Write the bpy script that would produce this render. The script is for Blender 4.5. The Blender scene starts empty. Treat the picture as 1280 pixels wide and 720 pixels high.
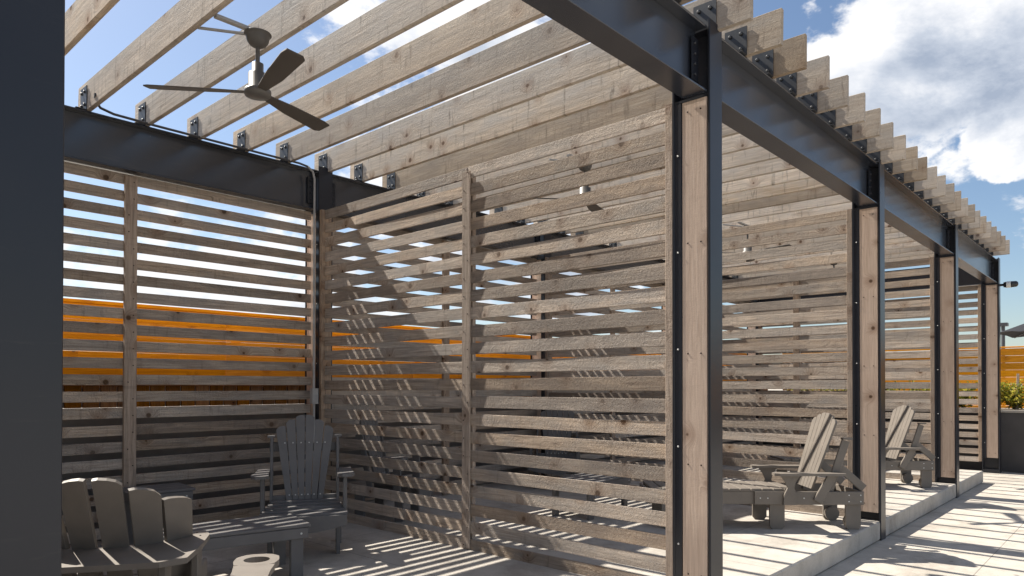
import bpy, bmesh, math, random
from mathutils import Vector, Matrix
random.seed(7)
R = math.radians
scn = bpy.context.scene
col = scn.collection

# ------------------------------------------------------------------ camera
CAM_H = 1.5435
YAW, PITCH, ROLL, FPX = 42.3606, 0.5094, 0.0368, 880.544
cd = bpy.data.cameras.new('camera')
cam = bpy.data.objects.new('camera', cd)
col.objects.link(cam)
a, b, r = R(YAW), R(PITCH), R(ROLL)
fwd = Vector((math.cos(a), math.sin(a), 0)); rgt = Vector((math.sin(a), -math.cos(a), 0)); up = Vector((0, 0, 1))
f2 = fwd*math.cos(b) + up*math.sin(b); u2 = -fwd*math.sin(b) + up*math.cos(b)
r3 = rgt*math.cos(r) + u2*math.sin(r); u3 = -rgt*math.sin(r) + u2*math.cos(r)
m = Matrix((( r3.x, u3.x, -f2.x, 0), (r3.y, u3.y, -f2.y, 0), (r3.z, u3.z, -f2.z, CAM_H), (0, 0, 0, 1)))
cam.matrix_world = m
cd.sensor_width = 36.0
cd.lens = 36.0*FPX/1280
cd.shift_y = (474.79-360)/1280
cd.clip_start = 0.05; cd.clip_end = 3000
scn.camera = cam

# ------------------------------------------------------------------ sun
KX = 0.090                       # sideways drift of the sunlight per metre of fall
L = Vector((KX, -0.909, -1.0)).normalized()
sd = bpy.data.lights.new('sun', 'SUN'); sd.energy = 5.0; sd.angle = R(0.5); sd.color = (1.0, 0.93, 0.82)
sun = bpy.data.objects.new('sun', sd); col.objects.link(sun)
sun.rotation_euler = L.to_track_quat('-Z', 'Y').to_euler(); sun.location = (0, 20, 30)
SUN_EL = math.asin(-L.z); SUN_AZ = math.atan2(-L.x, -L.y)   # clockwise from +Y

# ------------------------------------------------------------------ world: sky and clouds
w = bpy.data.worlds.new('World'); scn.world = w; w.use_nodes = True
nt = w.node_tree; N = nt.nodes; K = nt.links; N.clear()
SKY = 0.069
out = N.new('ShaderNodeOutputWorld'); bg = N.new('ShaderNodeBackground'); bg.inputs['Strength'].default_value = SKY
sky = N.new('ShaderNodeTexSky'); sky.sky_type = 'NISHITA'; sky.sun_disc = False
sky.sun_elevation = SUN_EL; sky.sun_rotation = SUN_AZ; sky.air_density = 1.0; sky.dust_density = 0.7; sky.ozone_density = 2.0
tc = N.new('ShaderNodeTexCoord')
def wmath(op, a, b=None, c=None, clamp=False):
    n = N.new('ShaderNodeMath'); n.operation = op; n.use_clamp = clamp
    for i, v in enumerate((a, b, c)):
        if v is None: continue
        if isinstance(v, (int, float)): n.inputs[i].default_value = v
        else: K.new(v, n.inputs[i])
    return n.outputs[0]
def wvec(op, a, b):
    n = N.new('ShaderNodeVectorMath'); n.operation = op
    for i, v in enumerate((a, b)):
        if isinstance(v, (tuple, list)): n.inputs[i].default_value = v
        elif isinstance(v, (int, float)): n.inputs['Scale'].default_value = v
        else: K.new(v, n.inputs[i])
    return n
D = tc.outputs['Generated']
def cloudnoise(off, scale=3.1, detail=9.0):
    v = wvec('ADD', D, off).outputs[0]
    mp = N.new('ShaderNodeMapping'); mp.inputs['Scale'].default_value = (1, 1, 1.9); K.new(v, mp.inputs['Vector'])
    n = N.new('ShaderNodeTexNoise'); n.inputs['Scale'].default_value = scale; n.inputs['Detail'].default_value = detail
    n.inputs['Roughness'].default_value = 0.62; n.inputs['Distortion'].default_value = 0.15
    K.new(mp.outputs[0], n.inputs['Vector']); return n.outputs['Fac']
n0 = cloudnoise((0.35, 0.1, 0.0), 3.4); n1 = cloudnoise((0.35-0.012, 0.1+0.03, 0.03), 3.4)
# banks of cloud and clear patches: direction, cos of the radius, strength
blobs = [((.915,.175,.365), .955, .10), ((.90,.22,.36), .985, .08), ((.948,.13,.30), .985, .06),
         ((.959,.118,.256), .9990, .26), ((.987,.115,.105), .985, .09), ((.961,.150,.232), .9945, -.24), ((.965,.13,.20), .994, -.08), ((.79,.40,.46), .988, -.14), ((.875,.28,.395), .993, .13),
         ((.60,.68,.41), .97, .04), ((.40,.84,.40), .985, -.05), ((.28,.90,.36), .975, -.10), ((.433,.869,.22), .97, .06)]
wn_ = N.new('ShaderNodeTexNoise'); wn_.inputs['Scale'].default_value = 5.5; wn_.inputs['Detail'].default_value = 6; wn_.inputs['Roughness'].default_value = .6; K.new(D, wn_.inputs['Vector'])
DW = wvec('ADD', wvec('SCALE', wvec('SUBTRACT', wn_.outputs['Color'], (.5, .5, .5)).outputs[0], 0.22).outputs[0], D).outputs[0]
DW = wvec('NORMALIZE', DW, (0, 0, 0)).outputs[0]
bias = None
for d, c, s in blobs:
    v = Vector(d).normalized()
    dt = N.new('ShaderNodeVectorMath'); dt.operation = 'DOT_PRODUCT'; K.new(DW, dt.inputs[0]); dt.inputs[1].default_value = v
    mr = N.new('ShaderNodeMapRange'); mr.interpolation_type = 'SMOOTHSTEP'
    mr.inputs['From Min'].default_value = c; mr.inputs['From Max'].default_value = 1-(1-c)*0.12
    mr.inputs['To Min'].default_value = 0; mr.inputs['To Max'].default_value = s
    K.new(dt.outputs['Value'], mr.inputs['Value'])
    bias = mr.outputs[0] if bias is None else wmath('ADD', bias, mr.outputs[0])
n0c = wmath('ADD', wmath('MULTIPLY', wmath('SUBTRACT', n0, 0.5), 1.5), 0.5)
dens = wmath('ADD', n0c, bias)
cov = N.new('ShaderNodeMapRange'); cov.interpolation_type = 'SMOOTHSTEP'
cov.inputs['From Min'].default_value = 0.515; cov.inputs['From Max'].default_value = 0.635; K.new(dens, cov.inputs['Value'])
thick = N.new('ShaderNodeMapRange'); thick.inputs['From Min'].default_value = 0.56; thick.inputs['From Max'].default_value = 0.84
thick.inputs['To Min'].default_value = 0.50; thick.inputs['To Max'].default_value = 0.0; K.new(dens, thick.inputs['Value'])
s0 = cloudnoise((0.35, 0.1, 0.0), 2.6, 3.5); s1 = cloudnoise((0.35-0.03, 0.1+0.06, 0.07), 2.6, 3.5)
relief = wmath('ADD', wmath('MULTIPLY', wmath('SUBTRACT', s0, s1), 2.2), wmath('MULTIPLY', wmath('SUBTRACT', n0, n1), 4.0))
shade = None
for d, c, sg in [((.893,.20,.403), .992, .40), ((.86,.29,.40), .996, .35), ((.925,.215,.315), .990, -.30), ((.93,.12,.34), .993, -.12), ((.958,.128,.254), .9985, .5), ((.60,.66,.42), .95, .35), ((.35,.90,.2), .93, .4)]:
    dt = N.new('ShaderNodeVectorMath'); dt.operation = 'DOT_PRODUCT'; K.new(DW, dt.inputs[0]); dt.inputs[1].default_value = Vector(d).normalized()
    mr = N.new('ShaderNodeMapRange'); mr.interpolation_type = 'SMOOTHSTEP'; mr.inputs['From Min'].default_value = c; mr.inputs['From Max'].default_value = 1-(1-c)*.1
    mr.inputs['To Min'].default_value = 0; mr.inputs['To Max'].default_value = sg; K.new(dt.outputs['Value'], mr.inputs['Value'])
    shade = mr.outputs[0] if shade is None else wmath('ADD', shade, mr.outputs[0])
lit = wmath('ADD', wmath('ADD', wmath('ADD', thick.outputs[0], relief), shade), 0.30, clamp=True)
cr = N.new('ShaderNodeValToRGB'); K.new(lit, cr.inputs['Fac'])
cr.color_ramp.elements[0].color = (3.1, 3.6, 4.5, 1); cr.color_ramp.elements[1].color = (8.0, 8.0, 8.1, 1)
e = cr.color_ramp.elements.new(0.45); e.color = (5.0, 5.4, 6.1, 1)
mx = N.new('ShaderNodeMix'); mx.data_type = 'RGBA'
K.new(wmath('MULTIPLY', cov.outputs[0], 0.94), mx.inputs['Factor']); K.new(sky.outputs[0], mx.inputs['A']); K.new(cr.outputs[0], mx.inputs['B'])
K.new(mx.outputs['Result'], bg.inputs['Color']); K.new(bg.outputs[0], out.inputs[0])

# ------------------------------------------------------------------ exposure
vs = scn.view_settings; vs.view_transform = 'Standard'; vs.look = 'None'; vs.gamma = 1; vs.use_curve_mapping = False
vs.exposure = 0.97
scn.render.engine = 'CYCLES'
try:
    scn.cycles.max_bounces = 6; scn.cycles.diffuse_bounces = 4
except Exception: pass

# ------------------------------------------------------------------ dimensions (metres, fitted to the photograph)
S = 3.66                       # bay
CX = [0.5478+i*S for i in range(5)]      # far edge of each column flange
FW = 0.166                     # flange width
YF, YFB = 2.026, 2.290         # front columns: flange faces
YB, YBB = 6.400, 6.664         # back columns
ZB, ZT = 3.375, 3.789          # beam
ZC = 3.828                     # column top
ZF = 0.188                     # platform level
ZR = 4.036                     # rafter top
RX0, RP = 0.5446, 0.4505       # rafters

# ------------------------------------------------------------------ material helpers
def mat(name):
    mt = bpy.data.materials.new(name); mt.use_nodes = True
    n = mt.node_tree.nodes; l = mt.node_tree.links
    return mt, n, l, n['Principled BSDF']
def mth(n, l, op, a, b=None, c=None, clamp=False):
    x = n.new('ShaderNodeMath'); x.operation = op; x.use_clamp = clamp
    for i, v in enumerate((a, b, c)):
        if v is None: continue
        if isinstance(v, (int, float)): x.inputs[i].default_value = v
        else: l.new(v, x.inputs[i])
    return x.outputs[0]
def vmul(n, l, v, s):
    x = n.new('ShaderNodeVectorMath'); x.operation = 'MULTIPLY'; l.new(v, x.inputs[0]); x.inputs[1].default_value = s
    return x.outputs[0]
def noise(n, l, v, scale, detail=4, rough=.55, dist=0):
    x = n.new('ShaderNodeTexNoise'); l.new(v, x.inputs['Vector']); x.inputs['Scale'].default_value = scale
    x.inputs['Detail'].default_value = detail; x.inputs['Roughness'].default_value = rough; x.inputs['Distortion'].default_value = dist
    return x.outputs['Fac']
def ramp(n, l, f, stops):
    x = n.new('ShaderNodeValToRGB'); l.new(f, x.inputs[0]); el = x.color_ramp.elements
    el[0].position, el[0].color = stops[0][0], (*stops[0][1], 1); el[1].position, el[1].color = stops[-1][0], (*stops[-1][1], 1)
    for p, c in stops[1:-1]:
        e = el.new(p); e.color = (*c, 1)
    return x.outputs[0]
def mixc(n, l, f, A, B, mode='MIX'):
    x = n.new('ShaderNodeMix'); x.data_type = 'RGBA'; x.blend_type = mode
    for s_, v in (('Factor', f), ('A', A), ('B', B)):
        if isinstance(v, (int, float)): x.inputs[s_].default_value = v
        elif isinstance(v, tuple): x.inputs[s_].default_value = (*v, 1)
        else: l.new(v, x.inputs[s_])
    return x.outputs['Result']
def bump(n, l, h, strength, dist, bsdf, prev=None):
    x = n.new('ShaderNodeBump'); x.inputs['Strength'].default_value = strength; x.inputs['Distance'].default_value = dist
    l.new(h, x.inputs['Height'])
    if prev is not None: l.new(prev, x.inputs['Normal'])
    l.new(x.outputs[0], bsdf.inputs['Normal']); return x.outputs[0]

def wood(name, dark, light, knotc, saw=0.0, knots=0.55, stain=0.3, vary=0.35, grey=None, rough=0.8, grain=.35, satv=.5, satb=.75, endwear=None, lum=1.0):
    """Boards carry their own coordinates: bco = (along, across, through), rnd = one number per board."""
    mt, n, l, bs = mat(name)
    ab = n.new('ShaderNodeAttribute'); ab.attribute_name = 'bco'
    ar = n.new('ShaderNodeAttribute'); ar.attribute_name = 'rnd'
    v = ab.outputs['Vector']; rn = ar.outputs['Fac']
    off = n.new('ShaderNodeCombineXYZ'); l.new(mth(n, l, 'MULTIPLY', rn, 91.7), off.inputs[0]); l.new(mth(n, l, 'MULTIPLY', rn, 37.3), off.inputs[1])
    ad = n.new('ShaderNodeVectorMath'); l.new(v, ad.inputs[0]); l.new(off.outputs[0], ad.inputs[1]); p = ad.outputs[0]
    # knots
    vo = n.new('ShaderNodeTexVoronoi'); vo.voronoi_dimensions = '2D'; vo.inputs['Scale'].default_value = 3.4
    l.new(vmul(n, l, p, (1, 1.0, 0)), vo.inputs['Vector'])
    sep = n.new('ShaderNodeSeparateColor'); l.new(vo.outputs['Color'], sep.inputs[0])
    keep = mth(n, l, 'GREATER_THAN', sep.outputs[0], 1-knots)
    dist = vo.outputs['Distance']
    core = n.new('ShaderNodeMapRange'); core.interpolation_type = 'SMOOTHSTEP'; core.inputs['From Min'].default_value = .105; core.inputs['From Max'].default_value = .055
    l.new(mth(n, l, 'ADD', dist, mth(n, l, 'MULTIPLY', sep.outputs[1], .07)), core.inputs['Value'])
    halo = n.new('ShaderNodeMapRange'); halo.interpolation_type = 'SMOOTHSTEP'; halo.inputs['From Min'].default_value = .34; halo.inputs['From Max'].default_value = .03
    l.new(dist, halo.inputs['Value'])
    kc = mth(n, l, 'MULTIPLY', core.outputs[0], keep); kh = mth(n, l, 'MULTIPLY', halo.outputs[0], keep)
    # grain, pushed aside by the knots
    sh = n.new('ShaderNodeCombineXYZ'); l.new(mth(n, l, 'MULTIPLY', kh, .075), sh.inputs[1])
    ad2 = n.new('ShaderNodeVectorMath'); l.new(p, ad2.inputs[0]); l.new(sh.outputs[0], ad2.inputs[1])
    g = noise(n, l, vmul(n, l, ad2.outputs[0], (1.3, 26, 26)), 1.6, 6, .65, .9)
    g2 = noise(n, l, vmul(n, l, ad2.outputs[0], (5, 160, 160)), 1.0, 3, .6, .2)
    blot = noise(n, l, vmul(n, l, p, (1.6, 5, 5)), 1.5, 5, .6, .4)
    drip = noise(n, l, vmul(n, l, p, (16, 2.2, 2.2)), 1.3, 5, .7, .2)
    gm = mth(n, l, 'ADD', mth(n, l, 'MULTIPLY', g, 1-grain), mth(n, l, 'MULTIPLY', g2, grain))
    mid = tuple((a_+b_)/2 for a_, b_ in zip(dark, light))
    c = ramp(n, l, gm, [(.34, dark), (.47, mid), (.60, light)])
    if grey:
        gf = n.new('ShaderNodeMapRange'); gf.inputs['From Min'].default_value = .40; gf.inputs['From Max'].default_value = .68
        l.new(blot, gf.inputs['Value']); c = mixc(n, l, mth(n, l, 'MULTIPLY', gf.outputs[0], .75), c, grey)
    st = n.new('ShaderNodeMapRange'); st.inputs['From Min'].default_value = .56; st.inputs['From Max'].default_value = .72; l.new(drip, st.inputs['Value'])
    c = mixc(n, l, mth(n, l, 'MULTIPLY', st.outputs[0], stain), c, tuple(x*.33 for x in dark))
    c = mixc(n, l, mth(n, l, 'MULTIPLY', kh, .42), c, knotc)
    c = mixc(n, l, mth(n, l, 'MULTIPLY', kc, .88), c, tuple(x*.42 for x in knotc))
    if endwear:      # the overhanging end is more weathered than the rest of the board
        sxx = n.new('ShaderNodeSeparateXYZ'); l.new(v, sxx.inputs[0])
        ew = n.new('ShaderNodeMapRange'); ew.inputs['From Min'].default_value = .80; ew.inputs['From Max'].default_value = .40
        l.new(mth(n, l, 'ADD', sxx.outputs[0], mth(n, l, 'MULTIPLY', blot, .3)), ew.inputs['Value'])
        c = mixc(n, l, mth(n, l, 'MULTIPLY', ew.outputs[0], .85), c, mixc(n, l, .60, c, endwear))
    # the odd board is much greyer and darker
    wb = n.new('ShaderNodeTexWhiteNoise'); wb.noise_dimensions = '1D'; l.new(mth(n, l, 'ADD', rn, 3.7), wb.inputs['W'])
    old = mth(n, l, 'MULTIPLY', mth(n, l, 'GREATER_THAN', wb.outputs['Value'], .72), mth(n, l, 'MULTIPLY', blot, .95))
    if satv > .2: c = mixc(n, l, old, c, tuple(x*.75 for x in dark))
    br = mth(n, l, 'ADD', mth(n, l, 'MULTIPLY', rn, vary), 1-vary*.5)
    hs = n.new('ShaderNodeHueSaturation'); l.new(br, hs.inputs['Value']); l.new(c, hs.inputs['Color'])
    wn = n.new('ShaderNodeTexWhiteNoise'); wn.noise_dimensions = '1D'; l.new(rn, wn.inputs['W'])
    l.new(mth(n, l, 'ADD', mth(n, l, 'MULTIPLY', wn.outputs['Value'], satv), satb), hs.inputs['Saturation'])
    l.new(hs.outputs[0], bs.inputs['Base Color'])
    bs.inputs['Roughness'].default_value = rough; bs.inputs['Specular IOR Level'].default_value = .25
    hb = bump(n, l, gm, .5, .004, bs)
    if saw:
        # band-sawn face: short ridges across the board and coarse fuzz
        s1 = noise(n, l, vmul(n, l, p, (62, 48, 48)), 1.0, 3, .65, .5)
        s2 = noise(n, l, vmul(n, l, p, (190, 150, 150)), 1.0, 2, .6, 0)
        hb = bump(n, l, mth(n, l, 'ADD', s1, mth(n, l, 'MULTIPLY', s2, .6)), saw, .016, bs, hb)
    return mt

M = {}
M['slat'] = wood('weathered_slat_wood', (.235, .182, .145), (.61, .505, .41), (.20, .11, .06), saw=.85, knots=.50, stain=.38, vary=.42, grey=(.33, .30, .275))
M['rafter'] = wood('rafter_wood', (.40, .315, .235), (.79, .67, .535), (.28, .14, .07), saw=.22, knots=.5, stain=.75, grain=.28, endwear=(.17, .135, .105), vary=.34, grey=(.56, .51, .45))
M['infill'] = wood('column_infill_wood', (.42, .315, .25), (.60, .475, .385), (.17, .085, .045), saw=.10, knots=.40, stain=.10, vary=.2, grain=.4)
M['batten'] = wood('batten_wood', (.20, .150, .118), (.44, .345, .27), (.15, .07, .03), saw=.4, knots=.5, stain=.35, vary=.3)
M['cedar'] = wood('cedar_fence_wood', (.70, .25, .018), (1.0, .44, .045), (.34, .09, .012), knots=.35, stain=.10, vary=.25, rough=.6, satv=.1, satb=1.0)
M['picket'] = wood('cedar_picket_wood', (.17, .075, .02), (.36, .17, .045), (.14, .05, .015), knots=.3, stain=.3, vary=.4)

def paint(name, c, rough, spec=.5, var=.25, bumps=.15, scale=3.0):
    mt, n, l, bs = mat(name)
    t = n.new('ShaderNodeTexCoord'); o = t.outputs['Object']
    f = noise(n, l, o, scale, 6, .6)
    d = tuple(x*(1-var) for x in c); e_ = tuple(min(1, x*(1+var)) for x in c)
    l.new(ramp(n, l, f, [(.3, d), (.7, e_)]), bs.inputs['Base Color'])
    rr = n.new('ShaderNodeMapRange'); rr.inputs['To Min'].default_value = rough-.07; rr.inputs['To Max'].default_value = rough+.09
    l.new(noise(n, l, o, scale*4, 4), rr.inputs['Value']); l.new(rr.outputs[0], bs.inputs['Roughness'])
    bs.inputs['Specular IOR Level'].default_value = spec
    if bumps: bump(n, l, noise(n, l, o, scale*30, 3), bumps, .002, bs)
    return mt
M['steel'] = paint('dark_painted_steel', (.017, .019, .026), .30, .40, .14, 0, .8)
M['beam'] = paint('gloss_steel_sky_tint', (.027, .032, .044), .22, 1.0, .14, 0, .8)  # glossier column steel, sky reflection also put into a lighter, bluer base
def scuff(mt):
    n = mt.node_tree.nodes; l = mt.node_tree.links; bs = n['Principled BSDF']
    t = n.new('ShaderNodeNewGeometry'); o = t.outputs['Position']
    old = bs.inputs['Base Color'].links[0].from_socket
    a_ = noise(n, l, vmul(n, l, o, (2.5, 2.5, 22)), 1.0, 6, .7, .4); b_ = noise(n, l, o, 1.1, 4, .6)
    k = n.new('ShaderNodeMapRange'); k.inputs['From Min'].default_value = .60; k.inputs['From Max'].default_value = .70; l.new(a_, k.inputs['Value'])
    k2 = n.new('ShaderNodeMapRange'); k2.inputs['From Min'].default_value = .48; k2.inputs['From Max'].default_value = .62; l.new(b_, k2.inputs['Value'])
    c = mixc(n, l, mth(n, l, 'MULTIPLY', mth(n, l, 'MULTIPLY', k.outputs[0], k2.outputs[0]), .35), old, (.075, .07, .065))
    vo = n.new('ShaderNodeTexVoronoi'); vo.inputs['Scale'].default_value = 9; l.new(o, vo.inputs['Vector'])
    c = mixc(n, l, mth(n, l, 'MULTIPLY', mth(n, l, 'LESS_THAN', vo.outputs['Distance'], .035), .5), c, (.12, .11, .10))
    l.new(c, bs.inputs['Base Color'])
scuff(M['steel']); scuff(M['beam'])
M['bracket'] = paint('black_bracket_steel', (.022, .024, .028), .42, .6, .3, .1, 8)
M['bolt'] = paint('bolt_steel', (.05, .05, .055), .3, .6, .2, .1, 20)
M['poly'] = paint('brown_grey_lumber_plastic', (.172, .150, .129), .52, .4, .12, .25, 5)
M['polyd'] = paint('charcoal_lumber_plastic', (.140, .134, .134), .5, .4, .12, .25, 5)
M['nail'] = paint('rusty_nail', (.035, .022, .018), .7, .3, .2, 0, 30)
M['screw'] = paint('stainless_screw', (.62, .62, .60), .3, .8, .1, 0, 20)
M['fan'] = paint('grey_fan_enamel', (.12, .115, .11), .42, .5, .1, .05, 4)
M['blade'] = paint('dark_taupe_fan_blade', (.10, .088, .078), .5, .4, .15, .1, 4)
M['pipe'] = paint('galvanised_pipe', (.36, .36, .36), .38, .6, .15, .1, 8)
M['pipedark'] = paint('dark_metal_and_shaded_pipe', (.05, .05, .055), .4, .6, .15, .1, 8)
M['gwall'] = paint('grey_wall_stucco', (.19, .18, .175), .85, .2, .15, .5, 4)
M['stucco'] = paint('charcoal_stucco', (.085, .080, .080), .85, .2, .12, .5, 4)
M['cap'] = paint('pale_stone_cap', (.40, .37, .33), .8, .3, .15, .3, 5)
M['canvas'] = paint('black_canvas', (.022, .023, .028), .85, .2, .2, .3, 6)
M['white'] = paint('white_plastic', (.75, .75, .73), .4, .5, .04, 0, 4)
M['black'] = paint('black_plastic', (.012, .012, .014), .25, .6, .1, 0, 4)
M['bark'] = paint('shrub_bark', (.13, .095, .065), .9, .1, .3, .5, 20)

def concrete(name, base, joint, jx, jy, ox, oy, rough=.82):
    mt, n, l, bs = mat(name)
    t = n.new('ShaderNodeNewGeometry'); o = t.outputs['Position']
    f1 = noise(n, l, o, .55, 7, .6); f2 = noise(n, l, o, 6.0, 6, .65); f3 = noise(n, l, o, 90, 3, .6)
    c = ramp(n, l, f1, [(.3, tuple(x*.83 for x in base)), (.7, tuple(min(1, x*1.10) for x in base))])
    c = mixc(n, l, .55, c, ramp(n, l, f2, [(.3, (.66, .65, .64)), (.55, (1, 1, 1))]), 'MULTIPLY')
    c = mixc(n, l, .5, c, ramp(n, l, f3, [(.35, (.78, .77, .75)), (.6, (1, 1, 1))]), 'MULTIPLY')
    f4 = noise(n, l, o, 1.7, 8, .7, .5)
    c = mixc(n, l, .8, c, ramp(n, l, f4, [(.36, (.70, .68, .66)), (.50, (1, 1, 1))]), 'MULTIPLY')
    # small dark spots
    vo = n.new('ShaderNodeTexVoronoi'); vo.inputs['Scale'].default_value = 3.5; l.new(o, vo.inputs['Vector'])
    sp = n.new('ShaderNodeMapRange'); sp.inputs['From Min'].default_value = .10; sp.inputs['From Max'].default_value = .05; l.new(vo.outputs['Distance'], sp.inputs['Value'])
    spm = mth(n, l, 'MULTIPLY', sp.outputs[0], mth(n, l, 'GREATER_THAN', f2, .53))
    c = mixc(n, l, mth(n, l, 'MULTIPLY', spm, .6), c, (.05, .045, .04))
    sx = n.new('ShaderNodeSeparateXYZ'); l.new(o, sx.inputs[0])
    def line(s_, step, off_):
        q = mth(n, l, 'PINGPONG', mth(n, l, 'ADD', s_, off_), step/2)
        return mth(n, l, 'LESS_THAN', q, joint)
    j = mth(n, l, 'MAXIMUM', line(sx.outputs[0], jx, ox), line(sx.outputs[1], jy, oy))
    c = mixc(n, l, mth(n, l, 'MULTIPLY', j, .62), c, (.07, .065, .06))
    l.new(c, bs.inputs['Base Color']); bs.inputs['Roughness'].default_value = rough; bs.inputs['Specular IOR Level'].default_value = .3
    h = mth(n, l, 'SUBTRACT', mth(n, l, 'ADD', mth(n, l, 'MULTIPLY', f3, .3), mth(n, l, 'MULTIPLY', f2, .35)), mth(n, l, 'MULTIPLY', j, 1.2))
    bump(n, l, h, .35, .006, bs)
    return mt
M['deck'] = concrete('platform_concrete', (.50, .465, .42), .0035, 1.83, 1.22, .3, .77)
M['pave'] = concrete('pavement_concrete', (.50, .462, .41), .0035, 1.83, 1.60, 1.1, .5)
M['earth'] = paint('planter_soil', (.05, .035, .025), .95, .1, .4, .8, 8)

def leafmat():
    mt, n, l, bs = mat('shrub_leaf')
    ar = n.new('ShaderNodeAttribute'); ar.attribute_name = 'rnd'
    l.new(ramp(n, l, ar.outputs['Fac'], [(0, (.035, .065, .012)), (.30, (.14, .17, .02)), (.5, (.42, .38, .04)), (1, (.60, .46, .07))]), bs.inputs['Base Color'])
    bs.inputs['Roughness'].default_value = .5
    tr = n.new('ShaderNodeBsdfTranslucent'); l.new(ramp(n, l, ar.outputs['Fac'], [(0, (.08, .14, .02)), (1, (.5, .5, .06))]), tr.inputs['Color'])
    ms = n.new('ShaderNodeMixShader'); ms.inputs[0].default_value = .3
    l.new(bs.outputs[0], ms.inputs[1]); l.new(tr.outputs[0], ms.inputs[2]); l.new(ms.outputs[0], n['Material Output'].inputs[0])
    return mt
M['leaf'] = leafmat()

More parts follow.
